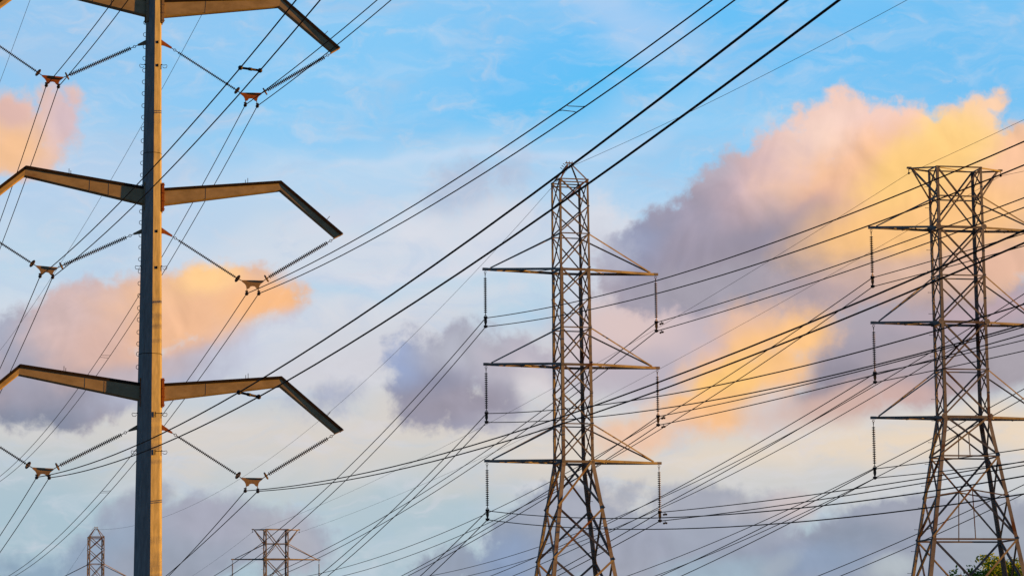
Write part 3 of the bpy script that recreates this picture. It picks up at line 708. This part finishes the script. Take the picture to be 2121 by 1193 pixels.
# far pair of towers: same kinds, further down the lines
THF = math.atan(.29)
tFB = copy_tree(tB); tFB.location = (FB[0], FB[1], FB[2] - TB_H); tFB.rotation_euler.z = THF
tag(tFB, label='small distant lattice pylon with pointed peak left of the steel pole')
tFC = copy_tree(tC); tFC.location = (FC[0], FC[1], FC[2] - TC_H); tFC.rotation_euler.z = THF
tag(tFC, label='small distant lattice pylon with flat V-shaped top right of the steel pole')

# suspension strings of the lattice towers
def string_obj(base):
    b = MB(); b.torus((0, 0, -.10), (0, 1, 0), .05, .013, 12, 5); b.torus((0, 0, -.2), (1, 0, 0), .05, .013, 12, 5); b.tube([(0, 0, -.24), (0, 0, -.40)], .016, 6); b.build('link', M_hw, base)
    b = MB(); sheds(b, (0, 0, -.36), (0, 0, -2.08), 17, .078, .022, 14); b.build('insulator_discs', M_ins, base)
    b = MB(); b.tube([(0, 0, -2.06), (0, 0, -2.25)], .018, 6); b.torus((0, 0, -2.2), (0, 1, 0), .05, .014, 12, 5)
    b.plate([(-.06, 0, -2.28), (.06, 0, -2.28), (.07, 0, -2.5), (.02, 0, -2.68), (-.02, 0, -2.68), (-.07, 0, -2.5)], (0, 1, 0), .03); b.build('yoke_plate', M_ring, base)
    for z in (-2.30, -2.72):
        b = MB(); b.lathe((0, -.16, z), (0, .16, z), [(0, .03), (.3, .05), (.5, .075), (.7, .05), (1, .03)], 8); b.bar((-.09, 0, z + .02), (.09, 0, z + .02), .05, .10); b.build('suspension_clamp', M_hw, base)
words = {'L1': 'upper left', 'L2': 'middle left', 'L3': 'lowest left', 'R1': 'upper right', 'R2': 'middle right', 'R3': 'lowest right'}
first = None; cl = {}
for tw_, tp_, nm, where, grp in ((tB, tipB, 'B', 'central pylon', 'hanging insulators on the central pylon'), (tC, tipC, 'C', 'right-hand pylon', 'hanging insulators on the right-hand pylon'), (tFC, tipC, 'FC', 'small distant flat-topped pylon', 'hanging insulators on the distant flat-topped pylon')):
    for k in ('L1', 'L2', 'L3', 'R1', 'R2', 'R3'):
        loc = l2w(tw_, tp_[k] + Vector((0, 0, -.10)))
        cl[nm + k] = [loc + Vector((0, 0, -2.30)), loc + Vector((0, 0, -2.72))]
        if nm == 'C' and k[0] == 'R': continue
        if nm == 'FC' and k[1] != '1': continue
        if first is None: o = first = empty('insulator_string', loc, TH); string_obj(o)
        else: o = copy_tree(first); o.location = loc
        o.rotation_euler.z = tw_.rotation_euler.z
        tag(o, label='ribbed insulator string hanging from the %s crossarm tip of the %s' % (words[k], where), cat='insulator', group=grp)
for k in ('L1', 'L2', 'L3', 'R1', 'R2', 'R3'):
    loc = l2w(tFB, tipB[k] + Vector((0, 0, -.10))); cl['FB' + k] = [loc + Vector((0, 0, -2.30)), loc + Vector((0, 0, -2.72))]

# ------------------------------------------------------------------ wires
def fitwire(att, k, sgn, samples, end=None, wend=3.0, cmin=1.5e-4, cfix=None):
    """wire leaving att in a vertical plane; height is a parabola in distance, least squares through the sightings"""
    if end is not None:
        dr = Vector((end[0] - att[0], end[1] - att[1])); ln = dr.length; dr = (dr.x / ln, dr.y / ln)
    else:
        n = math.hypot(k, 1); dr = (sgn * k / n, -sgn / n); ln = None
    A = []; B = []
    for x, y in samples:
        s, z = onplane(x, y, att, dr)
        if s < 1: continue
        w = 1.0 / math.hypot(att[0] + s * dr[0], att[1] + s * dr[1]) * 100; A.append((s * w, s * s * w)); B.append((z - att[2]) * w)
    if end is not None: A.append((ln * wend, ln * ln * wend)); B.append((end[2] - att[2]) * wend)
    if len(A) < 2: return dr, -.1, .0005, ln, 99.0
    A = np.array(A); B = np.array(B)
    b, c = np.linalg.lstsq(A, B, rcond=None)[0]
    if c < cmin or cfix: c = cfix or cmin; b = float(np.sum((B - c * A[:, 1]) * A[:, 0]) / np.sum(A[:, 0] ** 2))
    res = float(np.abs(A @ np.array([b, c]) - B).max())
    return dr, float(b), float(c), ln, res
def wire_mesh(att, dr, b, c, s1, r, n=6):
    pts = []; s = 0.0
    while s < s1: pts.append(s); s += 1.0 if s < 12 else 3.0
    pts.append(s1)
    m_ = MB(); m_.tube([(dr[0] * s, dr[1] * s, b * s + c * s * s) for s in pts], r, n); return m_
def spacer_bar(pA, pB, kind):
    m_ = MB()
    if kind == 'bar':
        u = (pB - pA).normalized(); m_.tube([pA, pB], .028, 8); 
        for p in (pA, pB): m_.lathe(p - Vector((.05, 0, 0)), p + Vector((.05, 0, 0)), [(0, .03), (.3, .055), (.7, .055), (1, .03)], 8)
        mid = (pA + pB) / 2; m_.lathe(mid - u * .04, mid + u * .04, [(0, .038), (1, .038)], 8)
    else:
        nf = kind
        for sg in (-1, 1):
            o = Vector(nf) * .28 * sg
            m_.tube([pA + o * 1.3, pA + o * .9 + (pB - pA) * .15, pA + o + (pB - pA) * .5, pB + o * 1.1 - (pB - pA) * .12, pB + o * 1.4], .010, 5)
    return m_
REP = []
def bundle(label, group, atts, k, sgn, samp, length, r, ends=None, spacer=None, skind='bar', damper=False, cmin=1.5e-4, cfix=None):
    att0 = atts[0]; root = empty('conductor_bundle', att0, 0, label=label, cat='power line', group=group)
    out = []
    for i, att in enumerate(atts):
        e = ends[i] if ends else None
        dr, b, c, ln, res = fitwire(att, k, sgn, samp[i], e, cmin=cmin, cfix=cfix)
        REP.append((label[:60], i, round(b, 4), round(c, 6), round(res, 2)))
        L_ = ln if ln else length
        if ends: # close the far end exactly
            pass
        o = wire_mesh(att, dr, b, c, L_, r).build('cable', M_wire, root, True); o.location = Vector(att) - Vector(att0)
        out.append((att, dr, b, c))
    W_ = lambda i, s: Vector((out[i][0][0] + out[i][1][0] * s, out[i][0][1] + out[i][1][1] * s, out[i][0][2] + out[i][2] * s + out[i][3] * s * s)) - Vector(att0)
    if spacer:
        s0, z0 = onplane(spacer[0][0], spacer[0][1], atts[0], out[0][1])
        pA, pB = W_(0, s0), W_(1, s0); dv = out[0][1]
        kk = 'bar' if skind == 'bar' else (dv[0], dv[1], out[0][2] + 2 * out[0][3] * s0)
        spacer_bar(pA, pB, kk).build('spacer', M_hw, root, True)
    if damper:
        for i in range(2):
            m_ = MB(); p = W_(i, .85); d = Vector((out[i][1][0], out[i][1][1], out[i][2])).normalized(); dn = Vector((0, 0, -.13))
            m_.bar(p, p + dn, .03, .03); m_.tube([p + dn - d * .2, p + dn + d * .2], .008, 5)
            for sg in (-1, 1): m_.lathe(p + dn + d * .12 * sg, p + dn + d * .24 * sg, [(0, .03), (.2, .05), (.8, .05), (1, .03)], 8)
            m_.build('vibration_damper', M_hw, root)
KN, KF = .275, .275
GA = 'twin conductors of the steel pole line'
nearA = {
 'R1': [[(552, 186), (760, 18), (783, 0)], [(760, 43), (811, 0)]],
 'R2': [[(760, 481), (1148, 238), (1475, 0)], [(760, 498), (1190, 240), (1521, 0)]],
 'R3': [[(600, 1003), (845, 960), (980, 924), (1400, 777), (1589, 701), (1747, 640), (1889, 580), (2121, 478)], [(620, 1010), (873, 960), (980, 933), (1400, 795), (1600, 722), (1800, 640), (1941, 580), (2121, 503)]],
 'L1': [[(165, 95), (236, 0)], [(190, 95), (267, 0)]],
 'L2': [[(118, 544), (298, 370), (359, 300), (496, 142), (540, 90), (615, 0)], [(154, 539), (298, 407), (400, 300), (540, 145), (664, 0)]],
 'L3': [[(286, 921), (373, 880), (496, 810), (632, 730), (980, 491), (1228, 310), (1632, 0)], [(289, 939), (424, 880), (538, 821), (694, 730), (980, 545), (1318, 310), (1740, 0)]]}
farA = {
 'R1': [[(453, 320), (418, 386), (399, 421), (337, 531), (290, 606), (209, 737), (182, 776), (162, 804), (87, 900), (0, 986)], [(490, 300), (443, 384), (424, 417), (339, 566), (290, 642), (224, 743), (178, 807), (103, 900), (0, 997)]],
 'R2': [[(386, 792), (358, 830), (339, 857), (283, 929), (210, 1016), (17, 1193)], [(409, 791), (381, 828), (340, 880), (285, 952), (226, 1019), (30, 1193)]],
 'R3': [[(440, 1096), (348, 1193)], [(373, 1193)]],
 'L1': [[(49, 320), (36, 355), (26, 384), (0, 458)], [(79, 300), (63, 346), (54, 368), (0, 516)]],
 'L2': [[(63, 620), (0, 763)], [(98, 600), (22, 768), (0, 814)]],
 'L3': [[(0, 1127)], [(0, 1168)]]}
nl = {'R1': 'climbing right from the pole\'s upper right insulators', 'R2': 'rising from the pole\'s middle right insulators, joined by curved spacer wires',
      'R3': 'leaving the pole\'s lowest right insulators almost level past both pylons', 'L1': 'climbing from the pole\'s upper left insulators to the top edge',
      'L2': 'crossing before the pole from its middle left insulators', 'L3': 'crossing before the pole from its lowest left insulators'}
fl = {'R1': 'dropping left behind the pole from its upper right insulators', 'R2': 'dropping left behind the pole from its middle right insulators', 'R3': 'dropping from the pole\'s lowest right insulators to the bottom edge',
      'L1': 'dropping to the left edge from the pole\'s upper left insulators', 'L2': 'dropping to the left edge from the pole\'s middle left insulators', 'L3': 'dropping to the left edge from the pole\'s lowest left insulators'}
spn = {'L2': ((498, 141), 'bar'), 'L3': ((495, 811), 'bar'), 'R2': ((1165, 226), 'loop')}
spf = {'R1': ((208, 739), 'loop'), 'R2': ((209, 1017), 'loop')}
for k in nearA:
    sp = spn.get(k, (None, 'bar')); bundle('pair of black conductors ' + nl[k], GA, clampA[k], KN, 1, nearA[k], 150, .0165, cfix=.0007 if k == 'L1' else None, spacer=[sp[0]] if sp[0] else None, skind=sp[1])
    sp = spf.get(k, (None, 'bar')); bundle('pair of thin conductors ' + fl[k], GA, clampA[k], KF, -1, farA[k], 130, .0165, cfix=.0008 if k[0] == 'L' or k == 'R3' else None, spacer=[sp[0]] if sp[0] else None, skind=sp[1])
GB = 'twin conductors of the central pylon line'; KB = .252
nearB = {
 'L1': [[(1143, 637), (1400, 568), (1611, 502), (1780, 434), (2062, 320)], [(1143, 660), (1400, 597), (1607, 534), (1780, 474), (2121, 343)]],
 'R1': [[(1400, 654), (1600, 595), (1780, 534), (2121, 410)], [(1400, 671), (1600, 614), (1780, 553), (2121, 430)]],
 'L2': [[(1242, 839), (1400, 814), (1500, 795), (1600, 773), (1800, 724), (2121, 630)], [(1228, 864), (1400, 842), (1500, 824), (1800, 759), (2121, 672)]],
 'R2': [[(1400, 855), (1500, 834), (1800, 764), (2121, 677)], [(1400, 871), (1500, 850), (1800, 781), (2121, 692)]],
 'L3': [[(1139, 1070), (1221, 1072), (1400, 1072), (1480, 1066), (1640, 1053), (1820, 1032), (2121, 986)], [(1139, 1089), (1221, 1093), (1400, 1094), (1480, 1092), (1640, 1083), (1820, 1064), (2121, 1022)]],
 'R3': [[(1480, 1048), (1640, 1030), (1820, 1005), (2121, 955)], [(1400, 1072), (1480, 1063), (1640, 1044), (1820, 1016), (2121, 963)]]}
farB = {
 'L1': [[(730, 960), (790, 900), (700, 990), (580, 1095), (440, 1191)], [(754, 960), (810, 900), (473, 1192)]],
 'R1': [[(1227, 770), (1147, 831), (980, 952), (967, 960), (800, 1070), (660, 1143), (553, 1192)], [(1232, 790), (1147, 844), (980, 963), (820, 1071)]],
 'L2': [[(980, 893), (914, 960), (806, 1070), (651, 1193)], [(980, 911), (932, 960), (827, 1060), (675, 1193)]],
 'R2': [[(1237, 948), (1141, 1011.5), (940, 1134), (830, 1193)], [(1257, 950), (1139, 1025), (940, 1142), (844, 1193)]],
 'L3': [[(940, 1128), (869, 1193)], [(940, 1147), (888, 1193)]],
 'R3': [[(1264, 1119), (1200, 1157)], [(1266, 1133), (1200, 1169), (1160, 1190)]]}
bn = {k: 'running right from the %s insulator of the central pylon' % v for k, v in words.items()}
bf = {k: 'falling left from the %s insulator of the central pylon' % v for k, v in words.items()}
for k in nearB:
    bundle('pair of conductors ' + bn[k], GB, cl['B' + k], KB, 1, nearB[k], 190, .021, damper=k[0] == 'R')
    bundle('pair of thin conductors ' + bf[k], GB, cl['B' + k], 0, 1, farB[k], 0, .021, ends=cl['FB' + k])
GC = 'twin conductors of the right-hand pylon line'; KC = .262
nearC = {
 'L1': [[(1960, 528), (2121, 486)], [(1960, 551), (2121, 511)]],
 'L2': [[(1960, 738), (2121, 706)], [(1960, 757), (2121, 729)]],
 'L3': [[(1960, 949), (2121, 931)], [(1960, 973), (2121, 957)]]}
farC = {
 'L1': [[(1710, 640), (1664, 672), (1500, 784), (1384, 856), (1288, 911), (1233, 947), (1142, 998), (1019, 1058), (940, 1096), (625, 1193)], [(1738, 640), (1679, 680), (1500, 802), (1383, 880), (1265, 950), (1139, 1021), (1000, 1089), (940, 1116), (703, 1193)]],
 'L2': [[(1420, 1000), (1457, 980), (1312, 1057), (1200, 1113), (1116, 1151), (1018, 1193)], [(1800, 792), (1455, 1000), (1490, 980), (1368, 1046), (1200, 1132), (1113, 1173), (1066, 1193)]],
 'L3': [[(1480, 1139), (1500, 1130), (1370, 1193)], [(1480, 1159.5), (1500, 1150), (1412, 1193)]],
 'R1': [[(2121, 612), (2047, 659), (1960, 711), (1800, 807), (1437, 1000), (1479, 980), (1312, 1057), (1200, 1101), (1123, 1129), (940, 1179), (872, 1193)], [(2121, 630), (2063, 667), (1800, 829), (1481, 1000), (1500, 991.6), (1200, 1121), (1118, 1149), (954, 1193)]],
 'R2': [[(2121, 806), (2052, 844), (2007, 868), (1932, 909), (1815, 965), (1780, 985), (1480, 1122), (1297, 1193)], [(2121, 825), (2054, 861), (1932, 927), (1780, 1006), (1480, 1144), (1354, 1193)]],
 'R3': [[(2121, 1005), (1780, 1157), (1692, 1193)], [(2121, 1023), (1780, 1176), (1739, 1193)]]}
cn = {k: 'running right from the %s insulator of the right-hand pylon' % v for k, v in words.items()}
cf = {k: 'falling left from the %s insulator of the right-hand pylon' % v for k, v in words.items()}
for k, t in (('R1', 'upper'), ('R2', 'middle'), ('R3', 'lowest')): cf[k] = 'falling left from the right edge below the %s right-hand crossarm' % t
for k in nearC: bundle('pair of conductors ' + cn[k], GC, cl['C' + k], KC, 1, nearC[k], 190, .021, cfix=.00032)
for k in farC: bundle('pair of thin conductors ' + cf[k], GC, cl['C' + k], 0, 1, farC[k], 0, .021, ends=cl['FC' + k])
# ground wires
def gwire(label, att, k, sgn, samp, length, end=None, r=.009, cmin=1e-4, cfix=None):
    dr, b, c, ln, res = fitwire(att, k, sgn, samp, end, cmin=cmin, cfix=cfix); REP.append((label[:60], 'g', round(b, 4), round(c, 6), round(res, 2)))
    o = wire_mesh(att, dr, b, c, ln or length, r, 5).build('ground_wire', M_gw, None, True); o.location = att
    tag(o, label=label, cat='ground wire', group='thin ground wires')
pkB = l2w(tB, (0, 0, 28.3)); pkFB = l2w(tFB, (0, 0, 28.3))
pkC = [l2w(tC, (s * 2.27, 0, 26.91)) for s in (-1, 1)]; pkFC = [l2w(tFC, (s * 2.27, 0, 26.91)) for s in (-1, 1)]
gwire('thin wire climbing right from the central pylon\'s peak to the top edge', pkB, KB, 1, [(1205, 332), (1268, 310), (1440, 226), (1600, 148), (1880, 0)], 190)
gwire('thin wire falling left from the central pylon\'s peak to the distant pointed pylon', pkB, 0, 1, [(1140, 390), (980, 566), (845, 708), (675, 858), (431, 1030), (336, 1071), (281, 1087)], 0, pkFB)
gwire('thin wire running right from the left tip of the right-hand pylon\'s flat top', pkC[0], KC, 1, [(1921, 343), (1970, 320), (2121, 248)], 190, cfix=.00036)
gwire('thin wire falling left from the left tip of the right-hand pylon\'s flat top', pkC[0], 0, 1, [(1780, 427), (1607, 534), (1400, 655), (1242, 749), (1046, 857), (980, 892), (823, 974), (667, 1046)], 0, pkFC[0])
gwire('thin wire running right from the right tip of the right-hand pylon\'s flat top', pkC[1], KC, 1, [(2121, 345)], 190, cfix=.00036)
gwire('thin wire falling left from the right tip of the right-hand pylon\'s flat top', pkC[1], 0, 1, [(1926, 452), (1806, 522), (1594, 640), (1380, 756), (1230, 833), (980, 957), (836, 1020)], 0, pkFC[1])
gwire('short thin wire dropping left from the distant pointed pylon\'s peak', pkFB, .29, -1, [(181, 1123), (136, 1193)], 160, cfix=.0004)
gwire('short thin wire dropping left from the left tip of the distant flat-topped pylon', pkFC[0], .29, -1, [(440, 1165), (396, 1193)], 160, cfix=.0004)
gwire('short thin wire dropping left from the right tip of the distant flat-topped pylon', pkFC[1], .29, -1, [(530, 1160), (474, 1192)], 160, cfix=.0004)
sgR = [(420, 31), (337, 182), (298, 251), (270, 300), (227, 375), (209, 405), (129, 539), (76, 620), (0, 732)]; sgL = [(63, 0), (31, 85), (0, 170)]
for side, sg_, lab in ((1, sgR, 'thin wire passing behind the pole\'s arms down to the left edge'), (-1, sgL, 'thin wire crossing the top left corner, left of the insulators')):
    best = None
    for ia in range(10, 50):
        for iz in range(12):
            P_ = l2w(pole, (side * ia * .15, 0, 28.6 + iz * .5)); f = fitwire(P_, KF, -1, sg_, cfix=.0005)
            sc = f[4] + .02 * abs(f[1] + .1) * 10
            if best is None or sc < best[0]: best = (sc, P_, ia * .15, 28.6 + iz * .5)
    P_ = best[1]; REP.append(('gw', best))
    b = MB(); lp = w2l(pole, P_); b.tube([Vector((side * .2, 0, lp.z - .3)), lp], [.12, .06], 8); b.build('ground_wire_arm', M_arm, pole)
    gwire(lab, P_, KF, -1, sg_, 130, cfix=.0005)

# ------------------------------------------------------------------ trees
def tree(px_, d, top_px, rad, seed, lm, nleaf, label, lsz):
    rnd = random.Random(seed); base = atY(px_, 1190, d); z_top = atY(px_, top_px, d)[2]
    x0, y0 = base[0], base[1]; zg = gz(x0, y0); H = z_top - zg
    root = empty('broadleaf_tree', (x0, y0, zg), 0, label=label, cat='tree', group='trees behind the right-hand pylon')
    tr = MB(); th = H * .45
    tr.tube([(0, 0, -.3), (.05, 0, th * .4), (-.05, .05, th), (0, 0, H * .75)], [.26, .2, .14, .05], 9)
    ends = []
    for i in range(26):
        a = i * 2.4 + rnd.uniform(-.3, .3); z0 = H * rnd.uniform(.28, .66); rr = rad * rnd.uniform(.45, .95); z1 = min(z0 + rr * rnd.uniform(.5, 1.6), H * .97)
        p1 = Vector((math.cos(a) * rr, math.sin(a) * rr, z1)); pm = Vector((p1.x * .5, p1.y * .5, z0 + (z1 - z0) * .35))
        tr.tube([(0, 0, z0), pm, p1], [.06, .04, .015], 5); ends += [(p1, .55), (pm.lerp(p1, .5), .5)]
    tr.build('trunk', M_bark, root)
    for i in range(620):
        u = Vector((rnd.gauss(0, 1), rnd.gauss(0, 1), rnd.gauss(0, 1))).normalized() * rnd.uniform(.45, 1.0)
        ends.append((Vector((u.x * rad, u.y * rad, H * .67 + u.z * H * .29)), rnd.uniform(.3, .5)))
    # upright shoots that make the ragged top
    for i in range(60):
        a = rnd.uniform(0, 6.28); rr = rad * math.sqrt(rnd.random()) * .95; z0 = H * (.78 - .18 * (rr / rad) ** 2); L_ = rnd.uniform(.5, 1.25) * H * .13
        p0 = Vector((math.cos(a) * rr, math.sin(a) * rr, z0)); p1 = p0 + Vector((rnd.uniform(-.3, .6), rnd.uniform(-.3, .3), L_ * rnd.uniform(.8, 1.5)))
        for t in (0, .2, .4, .6, .8, 1.0): ends.append((p0.lerp(p1, t), .42 * (1 - t * .72)))
    cr = MB()
    wts = [e[1] ** 2 for e in ends]
    for c, sp in rnd.choices(ends, wts, k=nleaf):
        q = c + Vector((rnd.gauss(0, sp * .5), rnd.gauss(0, sp * .5), rnd.gauss(0, sp * .5)))
        if q.z > H + .1: continue
        u = Vector((rnd.gauss(0, 1), rnd.gauss(0, 1), rnd.gauss(0, .7))).normalized(); w_ = u.cross(Vector((rnd.gauss(0, 1), rnd.gauss(0, 1), rnd.gauss(0, 1)))).normalized()
        s = lsz * rnd.uniform(.6, 1.3); b = len(cr.v)
        cr.v += [tuple(q - u * s), tuple(q + w_ * s * .45 + u * s * .1), tuple(q + u * s), tuple(q - w_ * s * .45 + u * s * .1)]; cr.f.append((b, b + 1, b + 2, b + 3))
    cr.build('crown', lm, root)
tree(2088, 172, 1143, 3.5, 4, M_leafA, 62000, 'light green leafy tree with ragged upright shoots behind the right-hand pylon\'s legs', .14)
tree(2165, 196, 1150, 2.4, 9, M_leafB, 14000, 'darker green tree cut off by the right edge at the bottom', .14)

for r_ in REP: print('W', *r_)
print('FB', FB, 'FC', FC)
